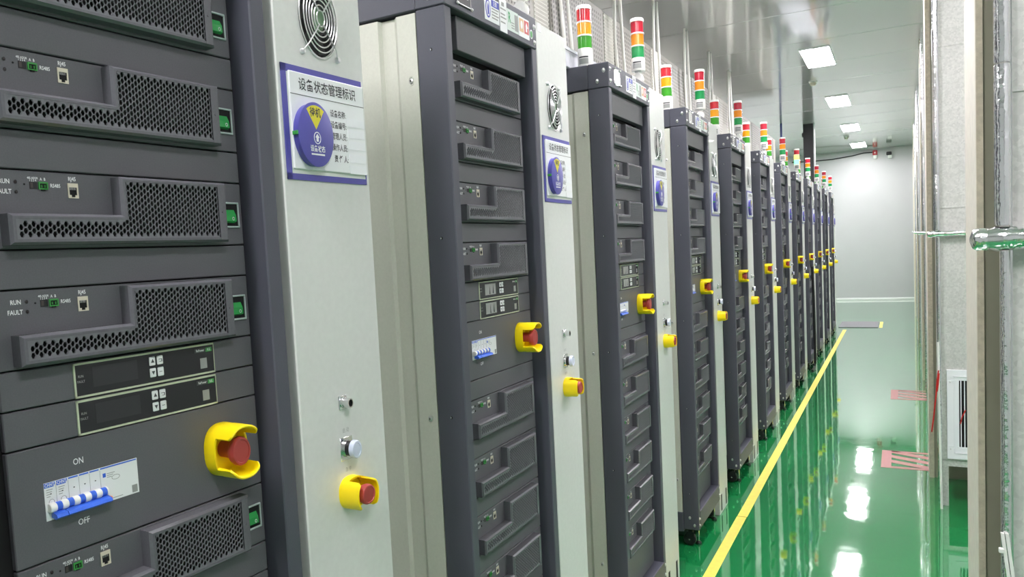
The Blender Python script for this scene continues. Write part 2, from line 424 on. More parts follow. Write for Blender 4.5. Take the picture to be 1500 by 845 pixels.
def mpanel(h):
    def fn(b): b.box(PX-.009, PX, PL, PR, .0009, h*U-.0009, .0011)
    return fn
def module(root, z, detail=2):
    p_ = cpart('mod', 'power_module', PANEL, mpanel(2), root, (0, 0, z))
    cpart('bez', 'bezel', BEZEL, bezel_shell, p_); cpart('hex', 'grille', GRILLE, hexes, p_); cpart('hexb', 'grille_backing', BLACK, hexback, p_)
    if detail >= 1:
        cpart('rj', 'network_port', LIME, rj, p_); cpart('term', 'terminal_block', GREENC, term, p_); cpart('swt', 'rocker_switch', GREENB, rocker, p_)
    if detail >= 2:
        cpart('prn', 'lettering', WHITE, module_print, p_); cpart('dip', 'dip_switch', DARKP, dip, p_)
        cpart('led', 'indicator', DARKP, led, p_); cpart('led', 'indicator', DARKP, led, p_, (0, 0, -.25*U))
    return p_
def dframe(b):
    x = PX; y0, y1, z0, z1 = .1408, .3345, .02*U, .955*U; t = .0022
    b.box(x, x+.0016, y0, y1, z1-t*1.1, z1); b.box(x, x+.0016, y0, y1, z0, z0+t*1.1); b.box(x, x+.0016, y0, y0+t, z0, z1); b.box(x, x+.0016, y1-t*.4, y1, z0, z1)
def dface(b): b.box(PX-.001, PX+.001, .141, .3343, .03*U, .94*U)
def dscreen(b): b.box(PX, PX+.0014, .163, .2204, .25*U, .80*U)
def dglare_film(b):
    b.use(SCRNL); b.box(PX, PX+.0015, .168, .2190, .22*U, .80*U)
    b.use(SCRN); b.prism([(.188, .25*U), (.1915, .25*U), (.1895, .72*U)], PX+.0015, PX+.0017); b.prism([(.2035, .3*U), (.2085, .25*U), (.2065, .76*U)], PX+.0015, PX+.0017)
def dbtn(b): b.box(PX+.001, PX+.0030, -.0043, .0043, -.0058, .0058, .0009)
def dmark(b):
    x = PX+.0033
    b.prism([(.2383, 1.645*U-U), (.2429, .645*U), (.2406, .755*U)], x-.0004, x); b.prism([(.2383, .40*U), (.2406, .29*U), (.2429, .40*U)], x-.0004, x)
    for q in ((.2490, .2540, .71, .725), (.2530, .2540, .65, .71), (.2500, .2540, .64, .655), (.2490, .2530, .345, .36)): b.box(x-.0004, x, q[0], q[1], q[2]*U, q[3]*U)
def dlogo(b):
    x = PX+.001
    b.use(mat('logo_dark', (.03, .035, .035), .3)); b.box(x, x+.0004, .3035, .3215, .70*U, .83*U); b.use(GREENC); b.box(x, x+.0004, .3215, .3312, .70*U, .83*U)
    b.use(WHITE); b.text('RePower', .3125, .765*U, .0046, x+.0006, bold=.02); b.text('R.E.', .3264, .765*U, .0046, x+.0006, bold=.02)
    b.use(INKG); b.box(x, x+.0005, .3118, .3222, .20*U, .52*U); b.text('RUN', .149, .59*U, .0042, x+.0005); b.text('FAULT', .149, .45*U, .0042, x+.0005)
def display(root, z, film):
    p_ = cpart('dsp', 'display_unit', PANEL, mpanel(1), root, (0, 0, z))
    cpart('dfr', 'border', LIME, dframe, p_); cpart('dfa', 'faceplate', GLOSSB, dface, p_)
    if film: cpart('dfi', 'screen', SCRNL, dglare_film, p_)
    else: cpart('dsc', 'screen', SCRN, dscreen, p_)
    for yy_ in (.2406, .2515):
        for zz in (.69, .35): cpart('dbt', 'button', WHITE, dbtn, p_, (0, yy_, zz*U))
    cpart('dmk', 'button_symbols', INK, dmark, p_); cpart('dlg', 'printed_logo', WHITE, dlogo, p_)
def breaker_body(b):
    x = PX+.0006; z0, z1 = 1.03*U, 2.02*U; y0, y1 = .0972, .2096
    b.use(WHITE); b.box(PX-.002, x, y0, y1, z0, z1)
    b.use(BLUEB)
    for k, (a, c, h) in enumerate(((.0975, .1095, .13), (.1110, .1230, .13), (.1245, .1355, .05), (.1370, .1480, .05), (.1495, .1605, .05), (.1625, .2085, .05))):
        if h > .1: b.prism([(a, z1-h*U), (c-.002, z1-h*U), (c, z1-.06*U), (c, z1-.01*U), (a, z1-.01*U)], x, x+.0004)
        else: b.box(x, x+.0004, a, c, z1-h*U, z1-.015*U)
    b.box(x, x+.0005, .165, .1685, 1.73*U, 1.84*U)
    b.use(WHITE)
    for yy_ in (.1033, .1168): b.text('CHNT', yy_, z1-.07*U, .0055, x+.0006, sq=.7, bold=.02)
    b.use(INKG)
    for a in (.1102, .1240, .1364, .1490, .1617): b.box(x, x+.0002, a, a+.0003, 1.35*U, 1.95*U)
    for k, a in enumerate((.1035, .1170)):
        for j in range(4): b.box(x, x+.0003, a-.004, a+.003-j*.001, (1.82-.06*j)*U, (1.835-.06*j)*U)
        b.ering((x, a+.001, 1.5*U), .003, .003, .0003, 10, 4)
    for j in range(3): b.box(x, x+.0003, .170, .180-.002*j, (1.80-.05*j)*U, (1.815-.05*j)*U)
    b.ering((x, .181, 1.66*U), .005, .0028, .0003, 14, 4); b.box(x, x+.0003, .2005, .2075, 1.07*U, 1.28*U); b.box(x, x+.0003, .172, .188, 1.09*U, 1.105*U)
    b.use(INK)
    for a in (.1035, .1165, .1297, .1424, .1550): b.box(x, x+.0004, a, a+.0014, 1.70*U, 1.725*U)
def breaker_toggle(b):
    x = PX+.004; z = 1.37*U
    for k in range(5):
        a = .0992 + k*.0131
        b.use(WPLAST); b.lathe('y', (x, a, z), [(0, .0050), (.001, .0058), (.0062, .0058), (.0072, .0050)], 14)
        if k < 5: b.use(BLUEB); b.lathe('y', (x, a+.0072, z), [(0, .0052), (.0059, .0052)], 14)
    b.use(WPLAST); b.lathe('y', (x, .0992+5*.0131, z), [(0, .0050), (.001, .0056), (.002, .0050)], 14)
def breaker_bar(b):
    x = PX
    b.use(BLUEB)
    for a, c in ((.1015, .1140), (.1150, .1665)):
        b.rings([[(x+.004, yy_, 1.27*U), (x+.014, yy_, 1.22*U), (x+.016, yy_, 1.14*U), (x+.012, yy_, 1.08*U), (x+.003, yy_, 1.12*U)] for yy_ in (a, c)])
    b.use(ORANGE); b.box(x, x+.008, .1668, .1712, 1.08*U, 1.20*U, .0008)
def guard(b, jaw=0., r=.0375, x0=0., d1=.021, d2=.052, sq=.76, wall=.0042, hw=1.02):
    # ring at the base, two jaws reaching forward; jaw = angle of the jaws' axis from vertical
    N = 48
    def pt(x, rr, a):
        c_, s_ = math.cos(a), math.sin(a); return (x, rr*math.copysign(abs(c_)**.82, c_)*sq, rr*math.copysign(abs(s_)**.82, s_))
    def sect(x, rr0, rr1, a0, a1, n, xa, xb):
        rs = []
        for i in range(n+1):
            a = a0+(a1-a0)*i/n; t = abs(2*i/n-1); xe = xb - (.006*max(0, (t-.72)/.28)**2 if xb > d1+.001 else 0)
            rs.append([pt(xa, rr0, a), pt(xe, rr0-.0004, a), pt(xe+.0008 if xb > d1 else xe, (rr0+rr1)/2, a), pt(xe, rr1+.0004, a), pt(xa, rr1, a)])
        b.rings(rs, True, True, True)
    for k in range(4): sect(0, r, r-wall, k*math.pi/2, (k+1)*math.pi/2, 10, x0, d1)
    for s in (0, 1):
        mid = math.pi/2 + jaw + s*math.pi; sect(0, r, r-wall, mid-hw, mid+hw, 24, d1-.001, d2)
    b.lathe('x', (x0, 0, 0), [(0, r-.0015), (.003, r-.0015)], 32, sq)
def mushroom(b, r=.0205, x=.0, L=.044, sq=.76):
    b.lathe('x', (x, 0, 0), [(0, .012), (.018, .012), (L-.016, .0125), (L-.013, r*.92), (L-.009, r), (L-.004, r), (L-.001, r*.93), (L-.0005, r*.80), (L-.0018, r*.76), (L-.0014, 0.0003)], 32, sq)
def ctl_print(b): b.text('ON', .1381, 2.36*U, .0105, PX+.0003, bold=.01); b.text('OFF', .1386, .73*U, .0105, PX+.0003, bold=.01)
def control(root, z):
    p_ = cpart('ctl', 'control_panel', PANEL, mpanel(3), root, (0, 0, z))
    cpart('brk', 'circuit_breaker', WHITE, breaker_body, p_); cpart('brt', 'breaker_levers', WPLAST, breaker_toggle, p_, smooth=True); cpart('brb', 'breaker_handle_bar', BLUEB, breaker_bar, p_)
    cpart('grd', 'emergency_stop_guard', YEL, guard, p_, (PX, .336, 1.55*U), True); cpart('msh', 'emergency_stop_button', RED, mushroom, p_, (PX, .336, 1.55*U), True)
    cpart('ctp', 'lettering', WHITE, ctl_print, p_)
def housing(b): b.box(-.60, -.047, .031, W-.012, .12, 1.95)
def post(b): b.box(-.071, 0, 0, .027, .083, 1.9035, .002)
def fbeam(b): b.box(-.071, .001, 0, W, 1.905, ZT, .002)
def sbeam(b): b.box(-.62, -.0715, .0, .03, 1.905, ZT, .002)
def topplate(b): b.box(-.62, -.072, .03, W, 1.965, ZT-.002)
def bbeam(b): b.box(-.05, .001, .027, W-.0005, .085, .165, .002); b.box(-.62, -.0715, .0, .03, .068, .158, .002)
def sidepanel(b):
    prof = [(-.0735, .002), (-.1215, .002), (-.134, .013), (-.168, .013), (-.1715, .002), (-.30, .002), (-.304, .012), (-.34, .012), (-.352, .002), (-.61, .002)]
    t = .002
    front = [(x, y) for x, y in prof]; back = [(x, y+t+.012) for x, y in prof][::-1]
    ring = front + [(-.61, .03), (-.0735, .03)]
    b.rings([[(x, y, z) for x, y in ring] for z in (.160, 1.900)])
def dome(b):  # bolt head, flat side on y=0 facing -y
    b.lathe('y', (0, 0, 0), [(.001, .0078), (-.0015, .0078), (-.0015, .0058), (-.005, .0050), (-.0065, .0028), (-.007, .0004)], 14, .72, 1.)
def domex(b): b.lathe('x', (0, 0, 0), [(-.001, .0066), (.0015, .0066), (.0015, .005), (.0045, .0042), (.0058, .0022), (.006, .0004)], 14, .72, 1.)
def pscrew(b):
    b.use(CREAM); b.lathe('y', (0, 0, 0), [(.001, .0105), (-.001, .010), (-.0004, .0078)], 16, .75, 1., True, False); b.use(SCREW); b.lathe('y', (0, 0, 0), [(.001, .007), (-.0012, .0066), (-.0028, .0038), (-.003, .0004)], 14, .75, 1.)
    b.use(BLACK); b.box(-.0012, .0012, -.0033, -.0025, -.0022, .0022)
def phole(b): b.use(BLACK); b.lathe('y', (0, 0, 0), [(.001, .0035), (-.0004, .0035)], 10, .75, 1.); b.use(SCREW); b.lathe('y', (-.0016, 0, 0), [(.001, .0024), (-.0006, .002)], 8, .6, 1.)
def blankplate(b): b.box(PX-.005, PX+.018, .074, .4005, 1.8300, 1.9025, .0012)
def cfork(b):
    b.use(STEEL); b.box(-.022, .022, -.016, .016, .078, .0845); b.use(DARKP); b.lathe('z', (0, 0, .062), [(0, .012), (.016, .014)], 12, 1.0, .8)
    b.box(-.018, .016, -.0145, -.012, .026, .066); b.box(-.018, .016, .012, .0145, .026, .066)
def cwheel(b):
    b.use(RUBBER); b.lathe('y', (0, 0, .030), [(-.0115, .020), (-.0105, .027), (-.006, .0298), (.006, .0298), (.0105, .027), (.0115, .020)], 22); b.use(STEEL); b.lathe('y', (0, 0, .030), [(-.0165, .004), (.0165, .004)], 10)
def levfoot(b): b.use(STEEL); b.lathe('z', (0, 0, 0), [(.014, .004), (.085, .004)], 8); b.use(RUBBER); b.lathe('z', (0, 0, 0), [(0, .016), (.006, .016), (.014, .007)], 14, .8, .8)
def nameplate(b):
    b.use(mat('plate_dark', (.03, .03, .034), .35)); b.box(0, .0035, .048, .108, 1.917, 1.972, .001); b.use(SCREW); x = .0037
    for q in ((.050, .106, 1.9195, 1.9208), (.050, .106, 1.9685, 1.9698), (.050, .0508, 1.9195, 1.9698), (.1052, .106, 1.9195, 1.9698)): b.box(.003, x, *q)
    for q in ((.060, .095, 1.935, 1.9362), (.060, .09, 1.945, 1.9462), (.060, .097, 1.955, 1.9575)): b.box(.003, x, *q)
    for yy_, zz in ((.049, 1.918), (.1075, 1.918), (.049, 1.971), (.1075, 1.971)): b.lathe('x', (.003, yy_, zz), [(0, .004), (.003, .0036), (.005, .0015)], 10, .75)
def nameplate_m(b):
    b.use(STEEL); b.box(0, .003, .048, .105, 1.919, 1.973, .001)
    for yy_, zz in ((.050, 1.921), (.103, 1.921), (.050, 1.971), (.103, 1.971)): b.lathe('x', (.003, yy_, zz), [(0, .004), (.003, .0036), (.005, .0015)], 10, .75)
def st_blue(b):
    x = .0016; b.use(WHITE); b.box(0, x, .170, .2385, 1.9165, 1.970); b.use(mat('print_blue', srgb(48, 62, 178), .4)); e = .0003
    b.lathe('x', (x, .1862, 1.943), [(0, .0205), (e, .0205)], 24, .56); b.box(x, x+e, .2025, .2380, 1.952, 1.967)
    b.use(WHITE); b.lathe('x', (x+e, .1862, 1.943), [(0, .0165), (e, .0165)], 24, .50)
    b.text('注意', .219, 1.9592, .012, x+e*2, bold=.01); b.use(mat('print_blue', (0, 0, 0))); b.prism([(.1828, 1.930), (.1900, 1.930), (.1900, 1.948), (.1880, 1.956), (.1862, 1.949), (.1845, 1.956), (.1826, 1.944)], x+e*2, x+e*3)
    b.use(INKG)
    for k in range(4): b.box(x, x+e, .2035, .2355-.004*(k % 2), 1.946-.0068*k, 1.949-.0068*k)
def st_white(b):
    b.use(WHITE); b.box(.001, .0024, .2415, .2760, 1.9068, 1.9835); b.use(INKG); e = .0027
    for k, z in enumerate((1.958, 1.946, 1.938, 1.927)): b.box(.002, e, .2445, .272-.005*(k % 2), z, z+.003)
    b.box(.002, e, .251, .263, 1.966, 1.975)
def st_green(b):
    x = .0016; b.use(mat('sticker_pale', srgb(206, 218, 212), .4)); b.box(0, x, .2785, .3370, 1.9185, 1.9685); b.use(mat('print_green', srgb(52, 150, 90), .4)); b.text('R', .2905, 1.948, .034, x+.0003, sq=.62, bold=.03)
    b.use(INKG); b.box(x, x+.0003, .318, .335, 1.924, 1.962)
    for k in range(3): b.box(x, x+.0003, .300, .315, 1.926+.006*k, 1.9285+.006*k)
def st_last(b):
    x = .0018; b.use(WHITE); b.box(0, x, .3385, .3965, 1.9180, 1.9665); b.use(mat('print_tan', srgb(214, 178, 138), .45)); b.box(x, x+.0003, .3425, .3650, 1.930, 1.962); b.use(mat('print_rose', srgb(206, 92, 92), .45)); b.box(x, x+.0003, .3690, .3935, 1.930, 1.962)
    b.use(WHITE); b.lathe('x', (x+.0003, .3538, 1.947), [(0, .010), (.0003, .010)], 16, .6); b.prism([(.376, 1.935), (.384, 1.935), (.384, 1.945), (.390, 1.945), (.381, 1.958), (.376, 1.95)], x+.0003, x+.0006)
def st_dot(b): b.use(WHITE); b.lathe('x', (0, .4095, 1.937), [(0, .0115), (.0012, .0115)], 20, .7); b.use(GREENC); b.lathe('x', (.0012, .4095, 1.937), [(0, .0085), (.0003, .0085)], 20, .7)

def make_rack(i, detail):
    first = i == 0
    loc, rz = ((-.0152, Y0+.0342, 0), -.0458) if first else ((0, Y0+i*P, 0), 0)
    r = empty('power_rack', loc, rz)
    desc = ['dark grey rack of mesh-fronted power modules filling the left edge, nearest the camera'] + \
        [f'dark grey rack of mesh-fronted power modules, {ORD[k]} in the row from the camera' for k in range(1, 11)] + ['dark grey rack of mesh-fronted power modules at the far end of the row']
    tag(r, desc[i], 'rack', 'power racks in the row')
    cpart('hou', 'housing', BLACK, housing, r); cpart('pst', 'post', RACK, post, r); cpart('pst', 'post', RACK, post, r, (0, W-.027, 0))
    cpart('fbm', 'top_beam', RACK, fbeam, r); cpart('sbm', 'side_beam', RACK, sbeam, r); cpart('tpl', 'top_plate', RACK, topplate, r); cpart('bbm', 'base_beam', RACK, bbeam, r)
    cpart('spn', 'side_panel', CREAM, sidepanel, r)
    z = (ZM - U + .0048) if first else ZM
    cpart('bpl', 'blanking_plate', PANEL, blankplate, r)
    if first: cpart('bl1', 'blank_panel', PANEL, mpanel(1), r, (0, 0, z+13*U))
    for k in range(4):
        module(r, z+(2+3*k)*U, detail)
        if k < 3: cpart('bl1', 'blank_panel', PANEL, mpanel(1), r, (0, 0, z+(4+3*k)*U))
    display(r, z+U, not first); display(r, z, not first); control(r, z-3*U)
    zb = z-3*U
    if not first: zb -= U; cpart('bl1', 'blank_panel', PANEL, mpanel(1), r, (0, 0, zb))
    for k in range(6):
        module(r, zb-2*U-3*U*k, detail)
        if k < 5: cpart('bl1', 'blank_panel', PANEL, mpanel(1), r, (0, 0, zb-3*U-3*U*k))
    zl = zb-17*U
    def lastblank(b): b.box(PX-.009, PX, PL-.03, PR, .166, zl-.001, .0011)
    cpart(('lbl', first), 'blank_panel', PANEL, lastblank, r)
    if i <= 7:
        for zz in (1.762, 1.036, .310): cpart('psc', 'panel_screw', SCREW, pscrew, r, (-.092, .002, zz))
        for zz in (1.818, 1.4266, 1.042, .643, .25): cpart('phl', 'post_hole', BLACK, phole, r, (-.036, 0, zz))
        for xx, zz in ((-.0155, 1.958), (-.038, 1.926), (-.041, .1385), (-.0196, .1044)): cpart('dom', 'bolt', SCREW, dome, r, (xx, 0, zz), True)
        for yy_, zz in ((.013, 1.963), (.013, 1.925), (.425, 1.9588), (.424, 1.9197), (.012, .135), (.012, .105), (.425, .150), (.425, .112)): cpart('domx', 'bolt', SCREW, domex, r, (0, yy_, zz), True)
    for xx in (-.045, -.57):
        for yy_ in (.03, W-.03):
            if xx < -.3 and yy_ > .1: continue
            c_ = cpart('cfk', 'caster', DARKP, cfork, r, (xx, yy_, 0)); cpart('cwh', 'wheel', RUBBER, cwheel, c_, (-.006, 0, 0), True)
    cpart('lvf', 'levelling_foot', RUBBER, levfoot, r, (-.018, .058, 0), True); cpart('lvf', 'levelling_foot', RUBBER, levfoot, r, (-.018, W-.058, 0), True)
    if i >= 1:
        if i == 1: cpart('npd', 'name_plate', DARKP, nameplate, r)
        else: cpart('npm', 'name_plate', STEEL, nameplate_m, r)
        cpart('stb', 'sticker', WHITE, st_blue, r); cpart('stw', 'paper_tag', WHITE, st_white, r); cpart('stg', 'sticker', WHITE, st_green, r); cpart('stl', 'sticker', WHITE, st_last, r); cpart('std', 'sticker', WHITE, st_dot, r)
    return r

# ------------------------------------------------------------------ grey cabinets beside the racks
def gbody(b): b.box(-.55, 0, .4410, .633, .0, 1.978, .0018)
def gslot(b): b.box(-.001, .0006, -.011, .011, .014, .098)
FZ, FY = 1.772, .5325
def fan_hole(b): b.lathe('x', (0, FY, FZ), [(-.002, .0585), (.0007, .0585)], 40, .68)
def fan_hub(b):
    b.use(mat('fan_hub', (.03, .03, .032), .4)); b.lathe('x', (.0007, FY, FZ), [(0, .026), (.001, .025)], 24, .68); b.use(mat('fan_label', srgb(120, 150, 120), .4)); b.lathe('x', (.0017, FY, FZ), [(0, .020), (.0004, .0195)], 20, .68)
    b.use(mat('fan_blade', (.02, .02, .022), .35))
    for k in range(7):
        a = 2*math.pi*k/7
        b._add([(.0012, FY+.68*r_*math.cos(a+da), FZ+r_*math.sin(a+da)) for r_, da in ((.026, 0), (.056, .15), (.056, .6), (.026, .45))], [(0, 1, 2, 3)])
def fan_guard(b):
    for k, rz in enumerate((.0125, .0205, .0285, .0365, .0445, .0525, .0605)): b.ering((.0075-.004*(k == 6), FY, FZ), rz*.68, rz, .0011, 44, 6)
    for sy in (-1, 1):
        for sz in (-1, 1):
            b.tube([(.009, FY+sy*.0072*.6, FZ+sz*.010), (.009, FY+sy*.029, FZ+sz*.043), (.004, FY+sy*.0365, FZ+sz*.0545)], .0012, 6)
            b.lathe('x', (0, FY+sy*.038, FZ+sz*.0565), [(0, .0052), (.003, .0052), (.0065, .0035), (.007, .0008)], 12, .8)
def conn(b):
    y, z = .5320, 1.160
    b.use(STEEL); b.box(0, .003, y-.0095, y+.0095, z-.0115, z+.0115, .001); b.lathe('x', (.003, y, z), [(0, .009), (.002, .0082), (.016, .0082), (.016, .006)], 20, .76, 1., True, False); b.use(BLACK); b.lathe('x', (.0145, y, z), [(0, .0062), (.001, .0062)], 16, .76)
    b.use(SCREW)
    for a in (-1, 1):
        for c in (-1, 1): b.lathe('x', (.003, y+a*.007, z+c*.009), [(0, .0016), (.001, .0012)], 8)
def pbtn(b):
    y, z = .5355, 1.083
    b.use(STEEL); b.box(0, .002, y-.015, y+.013, z-.019, z+.019, .0008); b.use(STEEL); b.lathe('x', (.002, y, z), [(0, .0145), (.004, .0145)], 24, .76); b.use(DARKP); b.lathe('x', (.006, y, z), [(0, .0125), (.009, .0125)], 24, .76)
    b.use(LENS); b.lathe('x', (.015, y, z), [(0, .0150), (.007, .0150), (.009, .0138), (.0092, .0105), (.0084, .0100), (.0090, .0004)], 28, .76)
def gprint(b):
    b.text('启 动', .5360, 1.1125, .009, .0003); b.text('急 停', .5370, 1.0475, .008, .0003)
def gtag(b): b.box(0, .0008, .4500, .4715, 1.956, 1.9775)
GUARD2 = lambda b: guard(b, jaw=math.pi/2, r=.0270, d1=.014, d2=.041, sq=.95, wall=.0036, hw=.98)
def make_cabinet(i):
    loc, rz = ((-.0152, Y0+.0342, 0), -.0458) if i == 0 else ((-.001, Y0+i*P, 0), 0)
    if i == 0: loc = (loc[0]+.0006, loc[1]+.0125, 0)
    r = empty('control_cabinet', loc, rz)
    where = 'nearest the camera' if i == 0 else ('at the far end of the row' if i == 11 else f'{ORD[i]} from the camera')
    tag(r, f'narrow pale grey control cabinet beside a dark rack, {where}', 'cabinet', 'grey control cabinets in the row')
    cpart('gbd', 'body', GREY, gbody, r)
    for yy_ in (.482, .592): cpart('gsl', 'vent_slot', BLACK, gslot, r, (0, yy_, 0))
    cpart('fho', 'fan_opening', BLACK, fan_hole, r); f_ = cpart('fgd', 'fan_guard', mat('chromed_wire', (.72, .72, .73), .32, .9), fan_guard, r, smooth=True); cpart('fhb', 'fan', DARKP, fan_hub, r)
    cpart('con', 'connector', STEEL, conn, r); cpart('pbt', 'push_button', LENS, pbtn, r, smooth=True); cpart('gpr', 'lettering', INKG, gprint, r)
    g = cpart('gd2', 'emergency_stop_guard', YEL, GUARD2, r, (.0, .5370, 1.010), True); cpart('ms2', 'emergency_stop_button', RED, lambda b: mushroom(b, .0165, 0, .043, .95), g, smooth=True)
    if i >= 1: cpart('gtg', 'sticker', WHITE, gtag, r)
    return r
# ------------------------------------------------------------------ status signs
def sg_frame(b):
    y0, y1, z0, z1 = .4475, .6235, 1.517, 1.690; t = .0115; X1 = .0016
    b.box(0, X1, y0, y1, z1-t, z1); b.box(0, X1, y0, y1, z0, z0+.0095); b.box(0, X1, y0, y0+t*.85, z0, z1); b.box(0, X1, y1-.002, y1, z0, z1)
def sg_board(b):
    b.use(mat('sleeve_white', srgb(214, 220, 214), .25)); b.box(0, .0012, .456, .622, 1.5265, 1.679)
    b.use(WHITE); b.box(.0012, .0052, .4595, .6225, 1.5335, 1.6800, .001); b.use(FRAMEW)
    for k in range(5): b.box(.0052, .0058, .5800, .6195-.001*(k % 2), 1.6100-.0185*k-(.003 if k > 2 else 0), 1.6235-.0185*k-(.003 if k > 2 else 0))
def sg_text(b):
    x = .0055; b.text('设备状态管理标识', .5405, 1.6615, .0198, x, sq=.80, bold=.012)
    b.box(.005, .0054, .4600, .6225, 1.6455, 1.6465)
    for k, t_ in enumerate(('设备名称:', '设备编号:', '管理人员:', '操作人员:', '责 任 人:')): b.text(t_, .5775, 1.6260-.0179*k, .0122, x, sq=.70, align='RIGHT', bold=.012)
DYC, DZC = .4960, 1.5860
def sg_disc(b): b.lathe('x', (.0052, DYC, DZC), [(0, .0475), (.010, .0475), (.0102, .0492), (.0125, .0492), (.0128, .0482)], 56, .745)
def sg_wedge(b):
    a0, a1 = math.radians(57), math.radians(123); pts = [(DYC, DZC+.008)]
    for k in range(13):
        a = a0+(a1-a0)*k/12; pts.append((DYC+.745*.0445*math.cos(a)*1.0, DZC+.0445*math.sin(a)))
    b.use(YELW); b.prism(pts, .0180, .01825); b.use(INK); b.text('待机', DYC-.0005, DZC+.0325, .0155, .0185, sq=.74, bold=.02)
def sg_discprint(b):
    x = .0183; b.ering((x, DYC+.001, DZC-.005), .0068, .0088, .0006, 24, 4)
    b.prism([(DYC-.0012, DZC-.0105), (DYC+.0032, DZC-.0105), (DYC+.0032, DZC-.0045), (DYC+.0055, DZC-.0045), (DYC+.001, DZC+.0015), (DYC-.0035, DZC-.0045), (DYC-.0012, DZC-.0045)], x, x+.0002)
    b.text('设备状态', DYC+.0005, DZC-.0222, .0105, x+.0002, sq=.74, bold=.02); b.box(x, x+.0002, DYC-.0135, DYC+.0145, DZC-.0315, DZC-.0290)
def sg_tab(b): b.box(.006, .017, -.002, .003, -.003, .003, .0006)
def make_sign(i):
    loc, rz = ((-.0152, Y0+.0342, 0), -.0458) if i == 0 else ((0, Y0+i*P, 0), 0)
    if i == 0: loc = (loc[0]+.0012, loc[1]+.0125, 0)
    r = empty('status_sign', loc, rz)
    where = 'nearest the camera' if i == 0 else ('at the far end of the row' if i == 11 else f'{ORD[i]} from the camera')
    tag(r, f'blue-framed white status sign, blue dial, on grey cabinet {where}', 'sign', 'status signs on the grey cabinets')
    cpart('sgf', 'frame', BLUE, sg_frame, r); b_ = cpart('sgb', 'board', WHITE, sg_board, r); d_ = cpart('sgd', 'dial', BLUE, sg_disc, r, smooth=True)
    if i < 8:
        cpart('sgt', 'lettering', INK, sg_text, b_)
        cpart('sgw', 'yellow_window', YELW, sg_wedge, d_); cpart('sgp', 'lettering', WHITE, sg_discprint, d_); cpart('sga', 'green_tab', GREENC, sg_tab, d_, (0, DYC-.0365, DZC))
    return r
for i in range(12):
    make_rack(i, 2 if i < 4 else (1 if i < 7 else 0)); make_cabinet(i); make_sign(i)

# ------------------------------------------------------------------ signal towers
def seg(h): return lambda b: b.lathe('z', (0, 0, 0), [(0, .0235), (h, .0235)], 24)
def tcap(b): b.lathe('z', (0, 0, 0), [(0, .0255), (.009, .0255), (.0125, .0235), (.0135, .0005)], 24)
def tring(b): b.lathe('z', (0, 0, 0), [(0, .0255), (.005, .0255)], 24)
def tbase(h): return lambda b: b.lathe('z', (0, 0, 0), [(0, .0245), (.003, .0255), (h-.004, .0255), (h, .0245)], 24)
def tlabel(b):
    b.use(INKG)
    for z0, z1, mt in ((.008, .026, INKG), (.028, .033, INK)):
        b.use(mt); n = 8
        b.rings([[(.0259*math.sin(a), -.0259*math.cos(a), z) for z in (z0, z1)] + [(.0255*math.sin(a), -.0255*math.cos(a), z) for z in (z1, z0)] for a in [(-.55+1.3*k/n) for k in range(n+1)]])
def bracket(b):
    # round hinge: discs on a fork above a small foot
    b.lathe('y', (0, -.013, .026), [(0, .020), (.004, .0215), (.022, .0215), (.026, .020)], 24, .8, 1.); b.lathe('y', (0, -.0145, .026), [(0, .005), (.002, .005)], 12)
    b.box(-.010, .012, -.011, .011, -.001, .012, .002); b.lathe('z', (0, 0, .040), [(0, .010), (.016, .012)], 14)
def tower(x, y, z, label, group, front, lit=False):
    r = tag(empty('signal_tower', (x, y, z)), label, 'signal light', group)
    zb = 0.
    if front: cpart('thb', 'hinge_bracket', WPLAST, bracket, r, smooth=True); zb = .054
    hb = .048 if front else .060; hs = .0405 if front else .0385; tagk = 'f' if front else 'r'
    b_ = cpart('tb'+tagk, 'base', WPLAST, tbase(hb), r, (0, 0, zb), True); cpart('tlb', 'label_sticker', INKG, tlabel, b_)
    z_ = zb+hb
    cols = ((GRND, AMBD, REDD) if front else (GRNG, AMBG, REDG))
    if lit: cols = (GRNL, AMBL, REDG)
    for nm, m_ in zip(('green_segment', 'amber_segment', 'red_segment'), cols):
        cpart('ts'+tagk+m_.name, nm, m_, seg(hs), r, (0, 0, z_), True); z_ += hs
        if nm != 'red_segment': cpart('trg', 'collar', WPLAST, tring, r, (0, 0, z_), True); z_ += .005
    cpart('tcp', 'cap', WPLAST, tcap, r, (0, 0, z_), True)
for i in range(1, 12):
    lb = f'tall hinged red-amber-green signal tower on the front edge of the {ORD[i]} rack'
    if i == 7: lb = 'signal tower glowing bright green and yellow on the front edge of its rack'
    if i == 11: lb = 'farthest hinged signal tower, on the front edge of the last rack'
    tower(-.035, Y0+i*P+.432, ZT, lb, 'hinged signal towers on the rack fronts', True, i == 7)
for i in range(2, 12):
    lb = f'red-amber-green signal tower standing on the near corner of the {ORD[i]} rack top'
    tower(-.09, Y0+i*P+.036, ZT, lb, 'standing signal towers on rack corners', False)
# pale trays on the rack tops
def tray(b): b.box(-.45, -.135, -.345, .25, 1.9845, 2.046, .002); b.box(-.13501, -.132, -.345, .25, 2.040, 2.049)
tr = None
for i in range(2, 12):
    if tr is None: tr = MB(); tray(tr); tr = tr.build('cable_tray', LAV); o = tr
    else: o = tr.copy(); C.objects.link(o)
    o.location = (0, Y0+i*P, 0)
    tag(o, f'pale cable tray across the gap onto the {ORD[i]} rack top, behind its signal tower', 'cable tray', 'cable trays on the rack tops')

